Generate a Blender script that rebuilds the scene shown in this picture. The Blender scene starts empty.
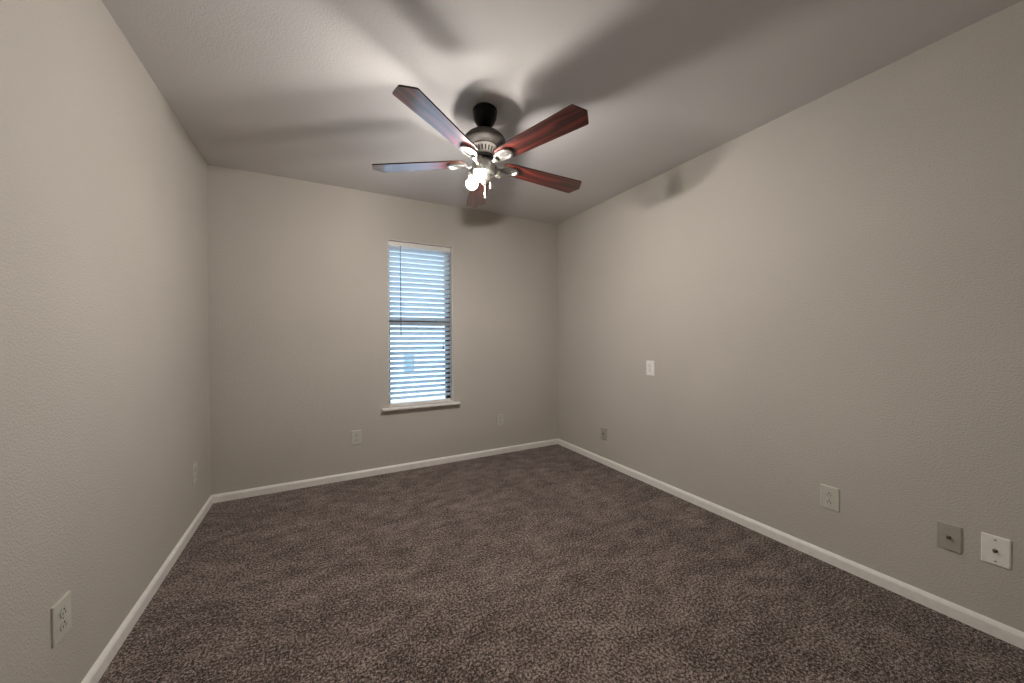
import bpy, bmesh, math, random
from mathutils import Matrix, Vector

random.seed(7)
SC = bpy.context.scene
COL = SC.collection
PI = math.pi

# ------------------------------------------------------------------ camera, sky, exposure
CAM = (0.70026, -3.33227, 1.18266)
YAW, PITCH, ROLL, FPX = 0.488139, -0.0099798, -0.0051839, 363.235
cd = bpy.data.cameras.new('camera')
cam = bpy.data.objects.new('camera', cd)
COL.objects.link(cam)
fw = Vector((math.sin(YAW) * math.cos(PITCH), math.cos(YAW) * math.cos(PITCH), math.sin(PITCH)))
rt = Vector((math.cos(YAW), -math.sin(YAW), 0))
up = rt.cross(fw)
r2 = rt * math.cos(ROLL) + up * math.sin(ROLL)
u2 = up * math.cos(ROLL) - rt * math.sin(ROLL)
cam.matrix_world = Matrix(((r2.x, u2.x, -fw.x, CAM[0]), (r2.y, u2.y, -fw.y, CAM[1]),
                           (r2.z, u2.z, -fw.z, CAM[2]), (0, 0, 0, 1)))
cd.sensor_width = 36.0
cd.lens = FPX / 1024 * 36.0
cd.clip_start = 0.02
SC.camera = cam

SC.view_settings.view_transform = 'Standard'
SC.view_settings.look = 'None'
SC.view_settings.gamma = 1
SC.view_settings.use_curve_mapping = False
SC.view_settings.exposure = 0.0

SKY_STRENGTH = 6.0
BULB_STRENGTH = 960.0
BULB_LEAN = math.radians(-12)
world = bpy.data.worlds.new('overcast_sky')
SC.world = world
world.use_nodes = True
bg = world.node_tree.nodes['Background']
# blue sky to the north, warm west added to tint the fill light
_nt = world.node_tree
_tc = _nt.nodes.new('ShaderNodeTexCoord')
_sx = _nt.nodes.new('ShaderNodeSeparateXYZ')
_mr = _nt.nodes.new('ShaderNodeMapRange')
_mr.interpolation_type = 'SMOOTHSTEP'
_mr.inputs['From Min'].default_value = -0.10
_mr.inputs['From Max'].default_value = -0.70
_mx = _nt.nodes.new('ShaderNodeMixRGB')
_mx.inputs['Color1'].default_value = (0.50, 0.76, 1.0, 1)
_mx.inputs['Color2'].default_value = (0.36, 0.307, 0.253, 1)
_nt.links.new(_tc.outputs['Generated'], _sx.inputs[0])
_nt.links.new(_sx.outputs['X'], _mr.inputs['Value'])
_nt.links.new(_mr.outputs['Result'], _mx.inputs['Fac'])
_nt.links.new(_mx.outputs['Color'], bg.inputs['Color'])
bg.inputs['Strength'].default_value = SKY_STRENGTH
SC.cycles.max_bounces = 12
SC.cycles.diffuse_bounces = 8
SC.cycles.sample_clamp_indirect = 6.0
SC.cycles.caustics_reflective = False
SC.cycles.caustics_refractive = False


# ------------------------------------------------------------------ materials
def new_mat(name):
    m = bpy.data.materials.new(name)
    m.use_nodes = True
    return m, m.node_tree, m.node_tree.nodes['Principled BSDF']


def rgb(r, g, b):
    f = lambda c: (c / 12.92) if c <= 0.04045 else ((c + 0.055) / 1.055) ** 2.4
    return (f(r / 255), f(g / 255), f(b / 255), 1)


def texco(nt, kind='Object', scale=(1, 1, 1)):
    t = nt.nodes.new('ShaderNodeTexCoord')
    mp = nt.nodes.new('ShaderNodeMapping')
    mp.inputs['Scale'].default_value = scale
    nt.links.new(t.outputs[kind], mp.inputs['Vector'])
    return mp.outputs['Vector']


def noise(nt, vec, scale, detail=2, rough=0.5):
    n = nt.nodes.new('ShaderNodeTexNoise')
    n.inputs['Scale'].default_value = scale
    n.inputs['Detail'].default_value = detail
    n.inputs['Roughness'].default_value = rough
    nt.links.new(vec, n.inputs['Vector'])
    return n.outputs['Fac']


def ramp(nt, fac, stops):
    r = nt.nodes.new('ShaderNodeValToRGB')
    el = r.color_ramp.elements
    while len(el) < len(stops):
        el.new(0.5)
    for e, (p, c) in zip(el, stops):
        e.position = p
        e.color = c
    nt.links.new(fac, r.inputs['Fac'])
    return r.outputs['Color']


def bump(nt, b, height, strength, dist):
    n = nt.nodes.new('ShaderNodeBump')
    n.inputs['Strength'].default_value = strength
    n.inputs['Distance'].default_value = dist
    nt.links.new(height, n.inputs['Height'])
    nt.links.new(n.outputs['Normal'], b.inputs['Normal'])


def painted_drywall(name, col, strength=0.5):
    m, nt, b = new_mat(name)
    v = texco(nt)
    n1 = noise(nt, v, 135, 3, 0.55)
    n2 = noise(nt, v, 1.3, 2)
    c0 = tuple(c * 0.97 for c in col[:3]) + (1,)
    c1 = tuple(min(1, c * 1.03) for c in col[:3]) + (1,)
    nt.links.new(ramp(nt, n2, [(0.35, c0), (0.65, c1)]), b.inputs['Base Color'])
    b.inputs['Roughness'].default_value = 0.75
    b.inputs['Specular IOR Level'].default_value = 0.25
    bump(nt, b, ramp(nt, n1, [(0.42, (0, 0, 0, 1)), (0.62, (1, 1, 1, 1))]), strength, 0.0022)
    return m


def plain(name, col, rough=0.5, metal=0.0, spec=0.5, coat=0.0, nscale=40, var=0.04):
    m, nt, b = new_mat(name)
    v = texco(nt)
    n = noise(nt, v, nscale, 2)
    c0 = tuple(c * (1 - var) for c in col[:3]) + (1,)
    c1 = tuple(min(1, c * (1 + var)) for c in col[:3]) + (1,)
    nt.links.new(ramp(nt, n, [(0.3, c0), (0.7, c1)]), b.inputs['Base Color'])
    b.inputs['Roughness'].default_value = rough
    b.inputs['Metallic'].default_value = metal
    b.inputs['Specular IOR Level'].default_value = spec
    b.inputs['Coat Weight'].default_value = coat
    return m


M = {}
M['wall'] = painted_drywall('greige_wall_paint', (0.50, 0.466, 0.424), 0.42)
M['ceiling'] = painted_drywall('ceiling_paint', (0.60, 0.578, 0.575), 0.2)
M['trim'] = plain('white_trim_paint', (0.80, 0.775, 0.745), 0.4)
M['sill'] = plain('window_sill_paint', (0.78, 0.75, 0.72), 0.4)
M['rail'] = plain('white_blind_rail', (0.70, 0.68, 0.65), 0.45)
M['slat'] = plain('white_blind_slat', (0.82, 0.83, 0.83), 0.45)
M['cord'] = plain('white_blind_cord', (0.75, 0.76, 0.78), 0.7)
M['wand'] = plain('clear_grey_wand', (0.16, 0.19, 0.24), 0.25)
M['bronze'] = plain('bronze_window_aluminium', (0.022, 0.024, 0.030), 0.45, 0.3)
M['plate_ivory'] = plain('ivory_plastic', (0.55, 0.54, 0.475), 0.4)
M['plate_white'] = plain('white_plastic', (0.80, 0.775, 0.75), 0.35)
M['plate_tan'] = plain('tan_plastic', (0.37, 0.345, 0.30), 0.4)
M['slot'] = plain('dark_slot', (0.035, 0.03, 0.027), 0.7)
M['screw'] = plain('painted_screw', (0.40, 0.37, 0.33), 0.4, 0.4)
M['nickel'] = plain('brushed_nickel', (0.62, 0.60, 0.56), 0.28, 1.0)
M['satin'] = plain('satin_nickel', (0.74, 0.72, 0.68), 0.5, 0.45)
M['housing'] = plain('dull_nickel', (0.36, 0.35, 0.33), 0.34, 1.0)
M['connector'] = plain('dull_steel_connector', (0.22, 0.20, 0.18), 0.35, 1.0)
M['dark_bronze'] = plain('dark_bronze_metal', (0.050, 0.042, 0.038), 0.48, 0.5)
M['black_bronze'] = plain('blackened_bronze', (0.003, 0.0026, 0.0026), 0.30, 0.0, 0.12)
M['iron'] = plain('pewter_blade_bracket', (0.30, 0.29, 0.275), 0.36, 1.0, nscale=90, var=0.2)
M['outdoor_ground'] = plain('pale_concrete', (0.74, 0.74, 0.74), 0.9, nscale=3)
M['house_siding'] = plain('pale_siding', (0.72, 0.76, 0.80), 0.8, nscale=3)
M['house_roof'] = plain('grey_shingle', (0.25, 0.25, 0.26), 0.9, nscale=8)
M['house_window'] = plain('house_window_glass', (0.20, 0.28, 0.38), 0.1)

# carpet: twisted pile flecked in light and dark brown
m, nt, b = new_mat('brown_flecked_carpet')
v = texco(nt)
f1 = noise(nt, v, 230, 2, 0.6)
f2 = noise(nt, v, 98, 2, 0.6)
fm = nt.nodes.new('ShaderNodeMix'); fm.inputs['Factor'].default_value = 0.5
nt.links.new(f1, fm.inputs['A']); nt.links.new(f2, fm.inputs['B'])
fine = fm.outputs['Result']
mid = noise(nt, texco(nt, scale=(1.0, 1.6, 1)), 8.0, 4, 0.65)
big = noise(nt, texco(nt, scale=(1.0, 1.7, 1)), 2.2, 3, 0.55)
mx = nt.nodes.new('ShaderNodeMath'); mx.operation = 'MULTIPLY_ADD'
nt.links.new(mid, mx.inputs[0]); mx.inputs[1].default_value = 0.17
nt.links.new(fine, mx.inputs[2])
mx2 = nt.nodes.new('ShaderNodeMath'); mx2.operation = 'MULTIPLY_ADD'
nt.links.new(big, mx2.inputs[0]); mx2.inputs[1].default_value = 0.07
nt.links.new(mx.outputs[0], mx2.inputs[2])
nt.links.new(ramp(nt, mx2.outputs[0], [(0.53, (0.014, 0.0095, 0.008, 1)), (0.62, (0.112, 0.084, 0.072, 1)),
                                       (0.71, (0.42, 0.345, 0.315, 1))]), b.inputs['Base Color'])
b.inputs['Roughness'].default_value = 1.0
b.inputs['Specular IOR Level'].default_value = 0.05
b.inputs['Sheen Weight'].default_value = 0.15
bump(nt, b, fine, 0.9, 0.008)
M['carpet'] = m

# rosewood blades: lacquered, grain running along local x
m, nt, b = new_mat('lacquered_rosewood')
v = texco(nt, scale=(1.6, 34, 34))
g1 = noise(nt, v, 3.2, 4, 0.6)
w = nt.nodes.new('ShaderNodeTexWave')
w.inputs['Scale'].default_value = 0.55
w.inputs['Distortion'].default_value = 14
w.inputs['Detail'].default_value = 3
w.inputs['Detail Scale'].default_value = 0.8
w.bands_direction = 'Y'
nt.links.new(texco(nt, scale=(3.0, 17, 17)), w.inputs['Vector'])
mx = nt.nodes.new('ShaderNodeMath'); mx.operation = 'MULTIPLY'
nt.links.new(g1, mx.inputs[0]); nt.links.new(w.outputs['Fac'], mx.inputs[1])
nt.links.new(ramp(nt, mx.outputs[0], [(0.05, (0.020, 0.0022, 0.0015, 1)), (0.30, (0.052, 0.0055, 0.0035, 1)),
                                      (0.6, (0.105, 0.014, 0.008, 1))]), b.inputs['Base Color'])
b.inputs['Roughness'].default_value = 0.33
b.inputs['Coat Weight'].default_value = 1.0
b.inputs['Coat Roughness'].default_value = 0.16
b.inputs['Coat IOR'].default_value = 1.6
M['rosewood'] = m
M['blade_edge'] = plain('dark_blade_edge', (0.02, 0.010, 0.008), 0.4)

# lit bulbs
m, nt, b = new_mat('lit_bulb')
b.inputs['Base Color'].default_value = (0.9, 0.9, 0.9, 1)
b.inputs['Emission Color'].default_value = (1.0, 0.945, 0.87, 1)
b.inputs['Emission Strength'].default_value = BULB_STRENGTH
M['bulb'] = m

# vinyl slats let some daylight through
m = M['slat'] = M['slat'].copy(); m.name = 'translucent_vinyl_slat'
nt = m.node_tree
tr = nt.nodes.new('ShaderNodeBsdfTranslucent'); tr.inputs['Color'].default_value = (0.90, 0.92, 0.95, 1)
ms = nt.nodes.new('ShaderNodeMixShader'); ms.inputs['Fac'].default_value = 0.6
nt.links.new(nt.nodes['Principled BSDF'].outputs[0], ms.inputs[1]); nt.links.new(tr.outputs[0], ms.inputs[2])
nt.links.new(ms.outputs[0], nt.nodes['Material Output'].inputs['Surface'])

# clear pane
m, nt, b = new_mat('window_glass')
tp = nt.nodes.new('ShaderNodeBsdfTransparent'); tp.inputs['Color'].default_value = (0.94, 0.97, 0.98, 1)
gl = nt.nodes.new('ShaderNodeBsdfGlossy'); gl.inputs['Roughness'].default_value = 0.02
fr = nt.nodes.new('ShaderNodeFresnel'); fr.inputs['IOR'].default_value = 1.35
ms = nt.nodes.new('ShaderNodeMixShader')
nt.links.new(fr.outputs[0], ms.inputs['Fac']); nt.links.new(tp.outputs[0], ms.inputs[1]); nt.links.new(gl.outputs[0], ms.inputs[2])
nt.links.new(ms.outputs[0], nt.nodes['Material Output'].inputs['Surface'])
M['glass'] = m


# ------------------------------------------------------------------ mesh helpers
def box(bm, x0, x1, y0, y1, z0, z1, bev=0.0, mat=None):
    vs = [bm.verts.new((x, y, z)) for z in (z0, z1) for y in (y0, y1) for x in (x0, x1)]
    fs = [(0, 2, 3, 1), (4, 5, 7, 6), (0, 1, 5, 4), (2, 6, 7, 3), (0, 4, 6, 2), (1, 3, 7, 5)]
    F = [bm.faces.new([vs[i] for i in f]) for f in fs]
    if bev:
        es = list({e for f in F for e in f.edges})
        r = bmesh.ops.bevel(bm, geom=es, offset=bev, segments=2, affect='EDGES', profile=0.6)
    return F


def prism(bm, pts, h0, h1, axes='xyz'):
    """extrude an outline given in two axes along the third"""
    def P(a, b, c):
        d = dict(zip(axes, (a, b, c)))
        return (d['x'], d['y'], d['z'])
    lo = [bm.verts.new(P(a, b, h0)) for a, b in pts]
    hi = [bm.verts.new(P(a, b, h1)) for a, b in pts]
    n = len(pts)
    bm.faces.new(lo[::-1]); bm.faces.new(hi)
    for i in range(n):
        bm.faces.new([lo[i], lo[(i + 1) % n], hi[(i + 1) % n], hi[i]])


def lathe(bm, prof, seg=48, mtx=None):
    """profile of (radius, z); r = 0 closes the end"""
    rings = []
    for r, z in prof:
        if r < 1e-6:
            rings.append([bm.verts.new((0, 0, z))])
        else:
            rings.append([bm.verts.new((r * math.cos(2 * PI * k / seg), r * math.sin(2 * PI * k / seg), z)) for k in range(seg)])
    for A, B in zip(rings, rings[1:]):
        for k in range(seg):
            k2 = (k + 1) % seg
            if len(A) == 1 and len(B) == 1:
                continue
            if len(A) == 1:
                bm.faces.new([A[0], B[k], B[k2]])
            elif len(B) == 1:
                bm.faces.new([A[k], A[k2], B[0]])
            else:
                bm.faces.new([A[k], A[k2], B[k2], B[k]])
    if mtx is not None:
        vs = [v for R in rings for v in R]
        bmesh.ops.transform(bm, matrix=mtx, verts=vs)


def tube(bm, pts, rad, seg=10):
    pts = [Vector(p) for p in pts]
    rads = rad if isinstance(rad, (list, tuple)) else [rad] * len(pts)
    rings = []
    for i, p in enumerate(pts):
        t = (pts[min(i + 1, len(pts) - 1)] - pts[max(i - 1, 0)]).normalized()
        a = t.orthogonal().normalized() if i == 0 else (a - t * a.dot(t)).normalized()
        bb = t.cross(a)
        rings.append([bm.verts.new(p + rads[i] * (a * math.cos(2 * PI * k / seg) + bb * math.sin(2 * PI * k / seg))) for k in range(seg)])
    for A, B in zip(rings, rings[1:]):
        for k in range(seg):
            bm.faces.new([A[k], A[(k + 1) % seg], B[(k + 1) % seg], B[k]])
    bm.faces.new(rings[0][::-1]); bm.faces.new(rings[-1])


def obj(name, bm, mat, parent=None, smooth=False, angle=40):
    bmesh.ops.recalc_face_normals(bm, faces=bm.faces[:])
    me = bpy.data.meshes.new(name)
    bm.to_mesh(me); bm.free()
    for mm in (mat if isinstance(mat, (list, tuple)) else [mat]):
        me.materials.append(mm)
    if smooth:
        me.polygons.foreach_set('use_smooth', [True] * len(me.polygons))
        me.set_sharp_from_angle(angle=math.radians(angle))
    o = bpy.data.objects.new(name, me)
    COL.objects.link(o)
    if parent:
        o.parent = parent
    return o


def thing(name, label, cat, loc=(0, 0, 0), rot=(0, 0, 0), group=None):
    o = bpy.data.objects.new(name, None)
    COL.objects.link(o)
    o.empty_display_size = 0.05
    o.location = loc
    o.rotation_euler = rot
    tag(o, label, cat, group)
    return o


def tag(o, label, cat, group=None):
    o['label'] = label
    o['category'] = cat
    if group:
        o['group'] = group
    return o


def struct(name, bm, mat, label=None, parent=None, **k):
    o = obj(name, bm, mat, parent, **k)
    if parent is None:
        o['kind'] = 'structure'
    if label:
        o['label'] = label
    return o


# ------------------------------------------------------------------ room shell
W, H, FRONT, TH = 3.0444, 2.44, -3.70, 0.15
WX0, WX1, WZ0, WZ1 = 1.240, 1.829, 0.572, 2.052      # window opening

bm = bmesh.new(); box(bm, -TH, W + TH, FRONT - TH, TH, -0.12, 0.0)
struct('floor', bm, M['carpet'], 'dark brown flecked cut-pile carpet floor')
bm = bmesh.new(); box(bm, -TH, W + TH, FRONT - TH, TH, H, H + 0.12)
struct('ceiling', bm, M['ceiling'], 'flat pale grey textured ceiling')
LY0, LY1, LZ0, LZ1 = -3.45, -2.35, 0.55, 2.05         # opening for the added fill window, out of view
bm = bmesh.new()
ys = [FRONT - TH, LY0, LY1, TH]; zs = [0, LZ0, LZ1, H]
G = {}
for xi, x in enumerate((0.0, -TH)):
    for i, y in enumerate(ys):
        for j, z in enumerate(zs):
            G[i, j, xi] = bm.verts.new((x, y, z))
for xi in (0, 1):
    for i in range(3):
        for j in range(3):
            if (i, j) != (1, 1):
                bm.faces.new([G[i, j, xi], G[i + 1, j, xi], G[i + 1, j + 1, xi], G[i, j + 1, xi]])
for (a, b_) in (((1, 1), (2, 1)), ((2, 1), (2, 2)), ((2, 2), (1, 2)), ((1, 2), (1, 1))):
    bm.faces.new([G[a[0], a[1], 0], G[b_[0], b_[1], 0], G[b_[0], b_[1], 1], G[a[0], a[1], 1]])
for i in range(3):
    bm.faces.new([G[i, 0, 0], G[i + 1, 0, 0], G[i + 1, 0, 1], G[i, 0, 1]])
    bm.faces.new([G[i, 3, 0], G[i + 1, 3, 0], G[i + 1, 3, 1], G[i, 3, 1]])
    bm.faces.new([G[0, i, 0], G[0, i + 1, 0], G[0, i + 1, 1], G[0, i, 1]])
    bm.faces.new([G[3, i, 0], G[3, i + 1, 0], G[3, i + 1, 1], G[3, i, 1]])
struct('wall_left', bm, M['wall'], 'greige textured wall on the left')
bm = bmesh.new(); box(bm, W, W + TH, FRONT - TH, TH, 0, H)
struct('wall_right', bm, M['wall'], 'greige textured wall on the right')
bm = bmesh.new(); box(bm, 0, W, FRONT - TH, FRONT, 0, H)
struct('wall_front', bm, M['wall'], 'greige wall behind the viewer')
# back wall: a ring of quads around the window opening, with the reveals
bm = bmesh.new()
xs = [0, WX0, WX1, W]; zs = [0, WZ0, WZ1, H]
G = {}
for yi, y in enumerate((0.0, TH)):
    for i, x in enumerate(xs):
        for j, z in enumerate(zs):
            G[i, j, yi] = bm.verts.new((x, y, z))
for yi in (0, 1):
    for i in range(3):
        for j in range(3):
            if (i, j) != (1, 1):
                bm.faces.new([G[i, j, yi], G[i + 1, j, yi], G[i + 1, j + 1, yi], G[i, j + 1, yi]])
for (a, b_) in (((1, 1), (2, 1)), ((2, 1), (2, 2)), ((2, 2), (1, 2)), ((1, 2), (1, 1))):
    bm.faces.new([G[a[0], a[1], 0], G[b_[0], b_[1], 0], G[b_[0], b_[1], 1], G[a[0], a[1], 1]])
for i in range(3):
    bm.faces.new([G[i, 0, 0], G[i + 1, 0, 0], G[i + 1, 0, 1], G[i, 0, 1]])
    bm.faces.new([G[i, 3, 0], G[i + 1, 3, 0], G[i + 1, 3, 1], G[i, 3, 1]])
    bm.faces.new([G[0, i, 0], G[0, i + 1, 0], G[0, i + 1, 1], G[0, i, 1]])
    bm.faces.new([G[3, i, 0], G[3, i + 1, 0], G[3, i + 1, 1], G[3, i, 1]])
struct('wall_back', bm, M['wall'], 'greige wall with one narrow window')

# baseboards: flat face with a rounded, sloping top edge
BH, BT = 0.0592, 0.0145
prof = [(0, 0), (BT, 0), (BT, 0.043), (BT * 0.86, 0.0485), (BT * 0.60, 0.0540), (BT * 0.35, 0.0575), (0, BH)]
bm = bmesh.new(); prism(bm, [(t, z) for t, z in prof], FRONT, 0, 'xzy')
struct('baseboard_left', bm, M['trim'], 'white baseboard along the left wall')
bm = bmesh.new(); prism(bm, [(W - t, z) for t, z in prof], FRONT, 0, 'xzy')
struct('baseboard_right', bm, M['trim'], 'white baseboard along the right wall')
bm = bmesh.new(); prism(bm, [(-t, z) for t, z in prof], 0.010, W - 0.010, 'yzx')
struct('baseboard_back', bm, M['trim'], 'white baseboard under the window')
bm = bmesh.new(); prism(bm, [(FRONT + t, z) for t, z in prof], 0.010, W - 0.010, 'yzx')
struct('baseboard_front', bm, M['trim'], 'white baseboard behind the viewer')

# ------------------------------------------------------------------ window: sill, aluminium frame, two sashes
win = bpy.data.objects.new('window_1', None); COL.objects.link(win)
win.location = (0, 0, 0)
win['kind'] = 'structure'
win['label'] = 'narrow single-hung window with bronze frame in the back wall'
bm = bmesh.new()
FY0, FY1 = 0.078, 0.125
FWD = 0.041
ZM = 1.338                                            # meeting rail
box(bm, WX0, WX0 + 0.026, FY0, FY1, WZ0, WZ1)
box(bm, WX1 - FWD, WX1, FY0, FY1, WZ0, WZ1)
box(bm, WX0 + 0.026, WX1 - FWD, FY0, FY1, WZ0, WZ0 + 0.022)
box(bm, WX0 + 0.026, WX1 - FWD, FY0, FY1, WZ1 - FWD, WZ1)
obj('window_frame', bm, M['bronze'], win)
bm = bmesh.new(); box(bm, WX0 + 0.026, WX1 - FWD, FY0 - 0.006, FY1 - 0.008, ZM - 0.030, ZM + 0.030, 0.003)
obj('meeting_rail', bm, M['bronze'], win)
for z0, z1, y in ((WZ0 + 0.022, ZM - 0.030, 0.085), (ZM + 0.030, WZ1 - FWD, 0.100)):
    bm = bmesh.new(); box(bm, WX0 + 0.026, WX1 - FWD, y, y + 0.004, z0, z1)
    obj('window_pane', bm, M['glass'], win)
bm = bmesh.new()
box(bm, 1.178, 1.886, -0.046, 0.0, WZ0 - 0.019, WZ0, 0.005)
box(bm, WX0, WX1, 0.0, FY0, WZ0 - 0.004, WZ0 + 0.002)
obj('window_sill', bm, M['sill'], win)
for nm, x0, x1, z0, z1 in (('side_jamb', WX0, WX0 + 0.003, WZ0 + 0.002, WZ1), ('side_jamb', WX1 - 0.003, WX1, WZ0 + 0.002, WZ1), ('head_jamb', WX0 + 0.003, WX1 - 0.003, WZ1 - 0.003, WZ1)):
    bm = bmesh.new(); box(bm, x0, x1, 0.0005, FY0, z0, z1)
    obj(nm, bm, M['trim'], win)

# invented window out of view, added to fill the right side with daylight
w2 = bpy.data.objects.new('fill_window', None); COL.objects.link(w2)
w2['kind'] = 'structure'
w2['label'] = 'unseen window added in the left wall for fill light'
bm = bmesh.new()
for y0, y1, z0, z1 in ((LY0, LY0 + 0.04, LZ0, LZ1), (LY1 - 0.04, LY1, LZ0, LZ1), (LY0 + 0.04, LY1 - 0.04, LZ0, LZ0 + 0.04), (LY0 + 0.04, LY1 - 0.04, LZ1 - 0.04, LZ1),
                       (LY0 + 0.04, LY1 - 0.04, 1.28, 1.32)):
    box(bm, -0.130, -0.090, y0, y1, z0, z1)
obj('window_frame', bm, M['bronze'], w2)
for z0, z1 in ((LZ0 + 0.04, 1.28), (1.32, LZ1 - 0.04)):
    bm = bmesh.new(); box(bm, -0.113, -0.109, LY0 + 0.04, LY1 - 0.04, z0, z1)
    obj('window_pane', bm, M['glass'], w2)

# ------------------------------------------------------------------ venetian blind
bl = thing('window_blind', 'white horizontal slat blind half open inside the narrow window', 'blind', ((WX0 + WX1) / 2, 0.03, WZ1 - 0.008))
bx0, bx1 = WX0 + 0.006 - bl.location.x, WX1 - 0.013 - bl.location.x
top = 0.0
bm = bmesh.new()
box(bm, bx0, bx1, -0.022, 0.030, top - 0.042, top, 0.003)
obj('headrail', bm, M['rail'], bl)
PITCHZ, TILT, SW, ST = 0.0445, math.radians(37), 0.050, 0.0030
z = top - 0.062
zs_ = []
ZB = WZ0 + 0.004 - bl.location.z
while z > ZB + 0.042:
    zs_.append(z); z -= PITCHZ
sl = None
for z in zs_:
    if sl is None:
        bm = bmesh.new()
        n = 6
        pts = []
        # slightly crowned section, room edge raised
        for k in range(n + 1):
            a = -SW / 2 + SW * k / n
            pts.append((a, 0.0022 * (1 - (2 * a / SW) ** 2) + ST / 2))
        for k in range(n, -1, -1):
            a = -SW / 2 + SW * k / n
            pts.append((a, 0.0022 * (1 - (2 * a / SW) ** 2) - ST / 2))
        c, s = math.cos(TILT), math.sin(TILT)
        pts = [(a * c + h * s, -a * s + h * c) for a, h in pts]
        prism(bm, pts, bx0 + 0.003, bx1 - 0.003, 'yzx')
        sl = obj('slat', bm, M['slat'], bl, True, 30)
        sl.location = (0, 0.005, z)
    else:
        o = sl.copy(); COL.objects.link(o); o.parent = bl; o.location = (0, 0.005, z)
bm = bmesh.new()
box(bm, bx0 + 0.002, bx1 - 0.002, -0.020, 0.030, ZB, ZB + 0.028, 0.004)
obj('bottom_rail', bm, M['rail'], bl)
for x in (-0.155, 0.175):
    for y in (-0.0215, 0.032):
        bm = bmesh.new()
        tube(bm, [(x, y, top - 0.042), (x, y, ZB + 0.022)], 0.0011, 6)
        obj('ladder_cord', bm, M['cord'], bl)
bm = bmesh.new()
tube(bm, [(-0.187, -0.028, top - 0.046), (-0.187, -0.031, top - 0.30), (-0.187, -0.031, -0.835)], [0.003, 0.0042, 0.0042], 8)
box(bm, -0.191, -0.183, -0.029, -0.022, top - 0.048, top - 0.036)
obj('tilt_wand', bm, M['wand'], bl, True)
bm = bmesh.new()
for dx in (0.0, 0.005):
    tube(bm, [(0.200 + dx, -0.027, top - 0.044), (0.200 + dx * 0.5, -0.030, -0.93)], 0.0010, 6)
cdo = obj('lift_cord', bm, M['cord'], bl)
bm = bmesh.new()
lathe(bm, [(0, 0.0), (0.003, 0.0), (0.0045, -0.012), (0.0065, -0.032), (0.005, -0.040), (0, -0.041)], 14, Matrix.Translation((0.201, -0.030, -0.925)))
obj('cord_tassel', bm, M['wand'], cdo, True)

# ------------------------------------------------------------------ what stands outside the window
bm = bmesh.new(); box(bm, -14, 18, TH + 0.02, 22, -0.30, -0.20)
tag(obj('yard', bm, M['outdoor_ground']), 'pale ground outside seen between the blind slats', 'ground')['kind'] = 'structure'

house = thing('neighboring_house', 'pale house wall with a window, glimpsed through the lower blind slats', 'house', (3.0, 7.0, -0.20))
HW0 = [(-0.27, 0.12, 0.40, 1.06), (2.2, 3.3, 1.0, 2.2), (-4.2, -3.2, 1.0, 2.2)]
bm = bmesh.new()
hx = sorted({-6.0, 6.0} | {v for w in HW0 for v in w[:2]})
hz = sorted({0.0, 4.0} | {v for w in HW0 for v in w[2:]})
for i in range(len(hx) - 1):
    for j in range(len(hz) - 1):
        cx, cz = (hx[i] + hx[i + 1]) / 2, (hz[j] + hz[j + 1]) / 2
        hole = any(w[0] < cx < w[1] and w[2] < cz < w[3] for w in HW0)
        if not hole:
            box(bm, hx[i], hx[i + 1], 0.0, 0.16, hz[j], hz[j + 1])
bmesh.ops.remove_doubles(bm, verts=bm.verts[:], dist=1e-5)
box(bm, -6.0, -5.84, 0.16, 6.0, 0, 4.0); box(bm, 5.84, 6.0, 0.16, 6.0, 0, 4.0); box(bm, -6.0, 6.0, 6.0, 6.16, 0, 4.0)
obj('house_wall', bm, M['house_siding'], house)
bm = bmesh.new()
prism(bm, [(-0.30, 3.98), (3.0, 4.45), (6.4, 3.98), (6.4, 4.08), (3.0, 4.56), (-0.30, 4.08)], -6.4, 6.4, 'yzx')
obj('roof', bm, M['house_roof'], house)
for x0, x1, z0, z1 in HW0:
    bm = bmesh.new()
    for a in ((x0, x0 + 0.05, z0, z1), (x1 - 0.05, x1, z0, z1), (x0 + 0.05, x1 - 0.05, z0, z0 + 0.05), (x0 + 0.05, x1 - 0.05, z1 - 0.05, z1)):
        box(bm, a[0], a[1], 0.02, 0.10, a[2], a[3])
    f = obj('house_window', bm, M['trim'], house)
    bm = bmesh.new(); box(bm, x0 + 0.05, x1 - 0.05, 0.05, 0.06, z0 + 0.05, z1 - 0.05)
    obj('pane', bm, M['house_window'], f)


# ------------------------------------------------------------------ wall plates
def rounded(w, h, r, n=5):
    pts = []
    for cx, cy, a0 in ((w / 2 - r, h / 2 - r, 0), (-w / 2 + r, h / 2 - r, PI / 2), (-w / 2 + r, -h / 2 + r, PI), (w / 2 - r, -h / 2 + r, 1.5 * PI)):
        for k in range(n + 1):
            a = a0 + PI / 2 * k / n
            pts.append((cx + r * math.cos(a), cy + r * math.sin(a)))
    return pts


def plate_mesh(w, h):
    """local frame: x along the wall, z up, -y out of the wall"""
    bm = bmesh.new()
    o0, o1, o2 = rounded(w, h, 0.003), rounded(w - 0.001, h - 0.001, 0.003), rounded(w - 0.007, h - 0.007, 0.003)
    L = []
    for pts, y in ((o0, 0), (o1, -0.0048), (o2, -0.0066)):
        L.append([bm.verts.new((a, y, c)) for a, c in pts])
    n = len(L[0])
    for A, B in zip(L, L[1:]):
        for k in range(n):
            bm.faces.new([A[k], A[(k + 1) % n], B[(k + 1) % n], B[k]])
    bm.faces.new(L[2]); bm.faces.new(L[0][::-1])
    return bm


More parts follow.
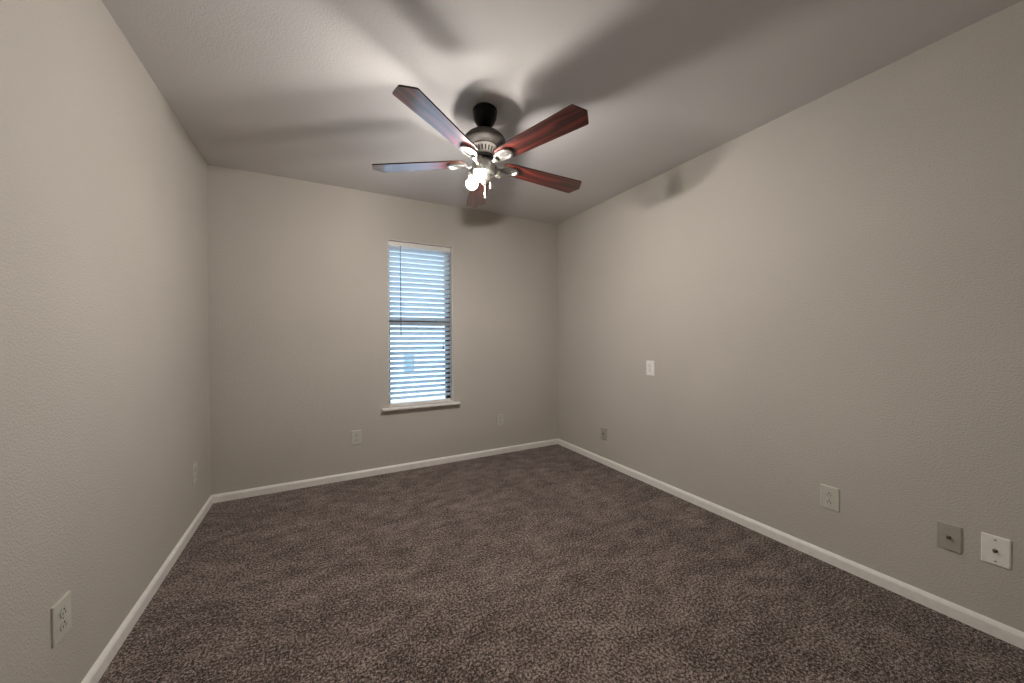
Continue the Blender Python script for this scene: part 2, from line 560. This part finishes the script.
def screw(parent, x, z, y=-0.0066, mat=None):
    bm = bmesh.new()
    lathe(bm, [(0, 0), (0.0036, 0), (0.0036, 0.0006), (0.0025, 0.0013), (0, 0.0015)], 16,
          Matrix.Translation((x, y, z)) @ Matrix.Rotation(PI / 2, 4, 'X'))
    s = obj('screw', bm, mat or M['screw'], parent, True)
    bm = bmesh.new(); box(bm, x - 0.003, x + 0.003, y - 0.0017, y - 0.0012, z - 0.0005, z + 0.0005)
    obj('screw_slot', bm, M['slot'], s)
    return s


def face_outline(w, h):
    """receptacle face: round sides, flat top and bottom"""
    pts = []
    r = w / 2
    a1 = math.asin((h / 2) / r)
    for s0, s1 in ((-a1, a1), (PI - a1, PI + a1)):
        for k in range(11):
            a = s0 + (s1 - s0) * k / 10
            pts.append((r * math.cos(a), r * math.sin(a)))
    return pts


def duplex(name, label, loc, rz, w=0.080, h=0.122, mat='plate_ivory', group='duplex outlets'):
    t = thing(name, label, 'outlet', loc, (0, 0, rz), group)
    obj('cover_plate', plate_mesh(w, h), M[mat], t)
    for dz in (0.0195, -0.0195):
        bm = bmesh.new()
        prism(bm, [(a, c + dz) for a, c in face_outline(0.034, 0.028)], -0.0090, -0.0040, 'xzy')
        f = obj('receptacle', bm, M[mat], t, True, 30)
        bm = bmesh.new(); box(bm, -0.0079, -0.0053, -0.0094, -0.0086, dz - 0.0080, dz + 0.0005)
        obj('slot', bm, M['slot'], f)
        bm = bmesh.new(); box(bm, 0.0053, 0.0079, -0.0094, -0.0086, dz - 0.0085, dz + 0.0005)
        obj('slot', bm, M['slot'], f)
        bm = bmesh.new()
        prism(bm, [(0.0031 * math.cos(a), dz + 0.0075 + 0.0031 * math.sin(a)) for a in [2 * PI * k / 14 for k in range(14)]], -0.0094, -0.0086, 'xzy')
        obj('ground_hole', bm, M['slot'], f)
    screw(t, 0, 0)
    return t


def coax(name, label, loc, rz, w, h, mat, screws=True):
    t = thing(name, label, 'wall plate', loc, (0, 0, rz), 'cable jack plates')
    obj('cover_plate', plate_mesh(w, h), M[mat], t)
    bm = bmesh.new()
    R = Matrix.Rotation(PI / 2, 4, 'X')
    lathe(bm, [(0, 0), (0.0072, 0), (0.0072, 0.003), (0.0048, 0.003), (0.0048, 0.0125), (0.0040, 0.0130), (0.0022, 0.0130), (0.0022, 0.008), (0, 0.008)], 6 * 4,
          Matrix.Translation((0, -0.0060, 0)) @ R)
    c = obj('connector', bm, M['connector'], t, True)
    if screws:
        for dz in (0.042, -0.042):
            screw(t, 0, dz)
    return t


RZ_R, RZ_L = PI / 2 * 1, -PI / 2
# local -y must point into the room: right wall -> -x, left wall -> +x, back wall -> -y
RZ_RIGHT, RZ_LEFT, RZ_BACK = -PI / 2, PI / 2, 0.0
duplex('wall_outlet', 'ivory duplex outlet low on the left wall, nearest the viewer', (0.0, -1.725, 0.340), RZ_LEFT, 0.088, 0.120)
duplex('wall_outlet', 'ivory duplex outlet low on the left wall near the back corner', (0.0, -0.392, 0.346), RZ_LEFT)
duplex('wall_outlet', 'ivory duplex outlet on the back wall left of and below the window', (0.970, 0.0, 0.346), RZ_BACK, 0.082, 0.120)
duplex('wall_outlet', 'ivory duplex outlet on the back wall between window and right corner', (2.326, 0.0, 0.345), RZ_BACK, 0.076, 0.118)
duplex('wall_outlet', 'white duplex outlet at mid height on the right wall', (W, -1.283, 0.935), RZ_RIGHT, 0.078, 0.118, 'plate_white')
duplex('wall_outlet', 'ivory duplex outlet low on the right wall, left of the cable plates', (W, -2.443, 0.341), RZ_RIGHT, 0.080, 0.120)
coax('cable_plate', 'small tan cable plate low on the right wall near the back corner', (W, -0.742, 0.283), RZ_RIGHT, 0.074, 0.114, 'plate_tan', False)
coax('cable_plate', 'tan cable plate with steel jack beside the white cable plate', (W, -2.849, 0.332), RZ_RIGHT, 0.070, 0.112, 'plate_tan', False)
coax('cable_plate', 'white cable plate with two screws at far right of the right wall', (W, -2.968, 0.337), RZ_RIGHT, 0.072, 0.114, 'plate_white', True)

# ------------------------------------------------------------------ ceiling fan
FX, FY = 1.513, -1.4995
fan = thing('ceiling_fan', 'five-blade rosewood ceiling fan with lit bare bulbs on the ceiling', 'ceiling fan', (FX, FY, H))
PIV = Vector((0, 0, -0.085))
TILTM = Matrix.Translation(PIV) @ Matrix.Rotation(0.0279, 4, 'Y') @ Matrix.Rotation(-0.0061, 4, 'X') @ Matrix.Translation(-PIV)


def fpart(name, bm, mat, rot=0.0, tilt=True, parent=None, smooth=True, angle=40):
    o = obj(name, bm, mat, parent or fan, smooth, angle)
    if parent is None:
        o.matrix_local = (TILTM if tilt else Matrix()) @ Matrix.Rotation(rot, 4, 'Z')
    return o


def zz(z):
    return z - H


# canopy
bm = bmesh.new()
lathe(bm, [(0, 0), (0.050, 0), (0.056, -0.004), (0.0655, -0.012), (0.0675, -0.018), (0.0675, -0.026), (0.0655, -0.029), (0.0645, -0.031), (0.0655, -0.034), (0.0650, -0.046), (0.061, -0.062),
           (0.054, -0.078), (0.044, -0.092), (0.032, -0.103), (0.022, -0.109), (0.019, -0.111), (0, -0.111)])
fpart('canopy', bm, M['black_bronze'], tilt=False)
# downrod with coupling
bm = bmesh.new()
lathe(bm, [(0, -0.095), (0.0135, -0.095), (0.0135, -0.118), (0.020, -0.120), (0.022, -0.150), (0.022, -0.160), (0, -0.160)], 24)
fpart('downrod', bm, M['black_bronze'])
# motor housing
bm = bmesh.new()
lathe(bm, [(0, zz(2.314)), (0.022, zz(2.314)), (0.048, zz(2.309)), (0.076, zz(2.297)), (0.098, zz(2.281)), (0.111, zz(2.266)), (0.1155, zz(2.255)),
           (0.1145, zz(2.248)), (0.108, zz(2.242)), (0.090, zz(2.234)), (0.070, zz(2.227)), (0.0, zz(2.227))], 64)
fpart('motor_housing', bm, M['dark_bronze'])
# vented nickel band under the housing
bm = bmesh.new()
lathe(bm, [(0, zz(2.2265)), (0.064, zz(2.2265)), (0.0665, zz(2.2225)), (0.064, zz(2.218)), (0.0615, zz(2.214)), (0.053, zz(2.183)), (0.055, zz(2.180)), (0.056, zz(2.176)), (0, zz(2.176))], 64)
band = fpart('vent_band', bm, M['satin'])
for k in range(20):
    bm = bmesh.new()
    a = 2 * PI * k / 20
    prism(bm, [(-0.0042, zz(2.2115)), (0.0042, zz(2.2115)), (0.0034, zz(2.187)), (-0.0034, zz(2.187))], 0.0525, 0.0532, 'xzy')
    # lean the slot with the band's taper
    for v in bm.verts:
        f = (v.co.z - zz(2.183)) / 0.031
        v.co.y += 0.0085 * f + 0.0003
    s = obj('vent_slot', bm, M['slot'], band)
    s.rotation_euler = (0, 0, a)
# flywheel
bm = bmesh.new()
lathe(bm, [(0, zz(2.1755)), (0.052, zz(2.1755)), (0.054, zz(2.172)), (0.054, zz(2.164)), (0.05, zz(2.160)), (0, zz(2.160))], 48)
fpart('flywheel', bm, M['dark_bronze'])

# blades and brackets
PH0, PIT = 5.0278, -0.1544
ZBL = zz(2.1410)
RC, HW, RA = 0.624, 0.0673, 0.6505
up_s = [(0.109, 0.028), (0.117, 0.038), (0.131, 0.045), (0.152, 0.0495), (0.19, 0.0515), (0.25, 0.0537)]
outline = [(0.1055, 0.016)] + up_s + [(RC - 0.012, HW - 0.0006), (RC - 0.004, HW - 0.003), (RA - 0.004, 0.012), (RA, 0.004)]
outline = outline + [(a, -c) for a, c in outline[::-1]]
bm = bmesh.new()
prism(bm, outline, -0.0035, 0.0035, 'xyz')
bm.faces.ensure_lookup_table()
bmesh.ops.recalc_face_normals(bm, faces=bm.faces[:])
for f in bm.faces:
    if abs(f.normal.z) < 0.5:
        f.material_index = 1
me_blade = obj('blade', bm, [M['rosewood'], M['blade_edge']], fan)
# bracket: arm from the flywheel, hollow shield plate under the blade
bm = bmesh.new()
sec = [(0.036, 0.013, 0.005, 0.020), (0.050, 0.012, 0.006, 0.012), (0.060, 0.011, 0.0065, -0.004), (0.072, 0.011, 0.007, -0.018), (0.086, 0.013, 0.007, -0.0225), (0.104, 0.021, 0.006, -0.0165)]
rings = []
for x, wv, hh, z in sec:
    rings.append([bm.verts.new((x, sy * wv, z + sz * hh)) for sy, sz in ((-1, -0.6), (-0.5, -1), (0.5, -1), (1, -0.6), (1, 0.6), (0.5, 0.8), (-0.5, 0.8), (-1, 0.6))])
for A, B in zip(rings, rings[1:]):
    for k in range(8):
        bm.faces.new([A[k], A[(k + 1) % 8], B[(k + 1) % 8], B[k]])
bm.faces.new(rings[0][::-1]); bm.faces.new(rings[-1])
shield = [(0.096, 0.019), (0.112, 0.029), (0.145, 0.037), (0.180, 0.037), (0.203, 0.021), (0.211, 0.0)]
shield = shield + [(a, -c) for a, c in shield[-2::-1]]
inner = [(0.106 + (a - 0.096) * 0.80, c * 0.74) for a, c in shield]
n = len(shield)
o_t = [bm.verts.new((a, c, -0.0037)) for a, c in shield]
o_b = [bm.verts.new((a, c, -0.0165)) for a, c in shield]
i_b = [bm.verts.new((a, c, -0.0180)) for a, c in inner]
i_t = [bm.verts.new((a, c, -0.0085)) for a, c in [(0.108 + (a - 0.096) * 0.74, c * 0.62) for a, c in shield]]
for A, B in ((o_t, o_b), (o_b, i_b), (i_b, i_t)):
    for k in range(n):
        bm.faces.new([A[k], A[(k + 1) % n], B[(k + 1) % n], B[k]])
bm.faces.new(o_t[::-1]); bm.faces.new(i_t)
me_iron = obj('blade_bracket', bm, M['iron'], fan, True, 35)
for k in range(5):
    a = PH0 + k * 2 * PI / 5
    bo = me_blade if k == 0 else me_blade.copy()
    io = me_iron if k == 0 else me_iron.copy()
    for o in (bo, io):
        if k:
            COL.objects.link(o)
            o.parent = fan
        o.matrix_local = TILTM @ Matrix.Rotation(a, 4, 'Z') @ Matrix.Translation((0, 0, ZBL)) @ Matrix.Rotation(PIT, 4, 'X')
    if k == 0:
        sc0 = []
        for (x, y) in ((0.124, 0.012), (0.124, -0.012), (0.172, 0.0)):
            bm = bmesh.new()
            lathe(bm, [(0, -0.0084), (0.0045, -0.0084), (0.0045, -0.0102), (0.003, -0.0113), (0, -0.0115)], 12, Matrix.Translation((x, y, 0)))
            sc0.append(obj('bracket_screw', bm, M['nickel'], io, True))
    else:
        for s0 in sc0:
            s = s0.copy(); COL.objects.link(s); s.parent = io

# switch housing and light kit
bm = bmesh.new()
lathe(bm, [(0, zz(2.160)), (0.034, zz(2.160)), (0.034, zz(2.147)), (0.048, zz(2.145)), (0.057, zz(2.139)), (0.060, zz(2.129)), (0.060, zz(2.090)), (0.056, zz(2.080)), (0.040, zz(2.074)), (0, zz(2.074))])
fpart('switch_housing', bm, M['housing'])
bm = bmesh.new()
lathe(bm, [(0, zz(2.075)), (0.030, zz(2.075)), (0.034, zz(2.068)), (0.034, zz(2.052)), (0.026, zz(2.040)), (0.012, zz(2.034)), (0.010, zz(2.024)), (0.006, zz(2.018)), (0, zz(2.016))], 32)
kit = fpart('light_fitter', bm, M['nickel'])

BULBS = [(Vector((-0.053, -0.069, zz(2.045))), True), (Vector((-0.041, 0.074, zz(2.045))), True), (Vector((0.070, -0.004, zz(2.038))), False)]
for c, lit in BULBS:
    h = Vector((c.x, c.y, 0)).normalized()
    d = (h * math.sin(BULB_LEAN) + Vector((0, 0, -1)) * math.cos(BULB_LEAN)).normalized()
    q = Vector((0, 0, 1)).rotation_difference(d).to_matrix().to_4x4()
    base = c - d * 0.046                                  # mouth of the socket
    back = base - d * 0.030
    bm = bmesh.new()
    tube(bm, [(h.x * 0.022, h.y * 0.022, zz(2.060)), (h.x * 0.034, h.y * 0.034, zz(2.064)), back - d * 0.006, back + d * 0.004], 0.0065, 10)
    lathe(bm, [(0, 0), (0.011, 0), (0.0165, 0.006), (0.0175, 0.012), (0.0175, 0.031), (0.0150, 0.032), (0.0145, 0.016), (0, 0.016)], 24, Matrix.Translation(back) @ q)
    so = fpart('lamp_socket', bm, M['nickel'])
    if lit:
        # opaque white neck, glowing dome
        bm = bmesh.new()
        lathe(bm, [(0, -0.050), (0.0120, -0.050), (0.0130, -0.040), (0.0200, -0.024), (0.0285, -0.0135), (0.0302, -0.0111), (0, -0.0111)], 24, Matrix.Translation(c) @ q)
        bu = fpart('light_bulb', bm, M['plate_white'])
        bm = bmesh.new()
        R = 0.0325
        prof = [(0, -0.0107)]
        for k in range(0, 13):
            an = -0.34 + (PI / 2 + 0.34) * k / 12
            prof.append((R * math.cos(an) if k < 12 else 0, R * math.sin(an)))
        lathe(bm, prof, 24, Matrix.Translation(c) @ q)
        obj('bulb_globe', bm, M['bulb'], bu, True)
# pull chains
for (x, y, z0, z1, nm) in ((-0.010, -0.016, 2.045, 1.972, 'pull_chain'), (0.020, -0.022, 2.074, 2.026, 'pull_chain')):
    bm = bmesh.new()
    zc = z0
    while zc > z1:
        bmesh.ops.create_icosphere(bm, subdivisions=1, radius=0.0016, matrix=Matrix.Translation((x, y, zz(zc))))
        zc -= 0.0034
    mt = M['nickel'] if x < 0 else M['connector']
    ch = obj(nm, bm, mt, fan, True)
    bm = bmesh.new()
    lathe(bm, [(0, zz(z1)), (0.002, zz(z1)), (0.0045, zz(z1 - 0.006)), (0.0052, zz(z1 - 0.014)), (0.0035, zz(z1 - 0.024)), (0.0045, zz(z1 - 0.028)), (0, zz(z1 - 0.031))], 16, Matrix.Translation((x, y, 0)))
    obj('chain_fob', bm, mt, ch, True)
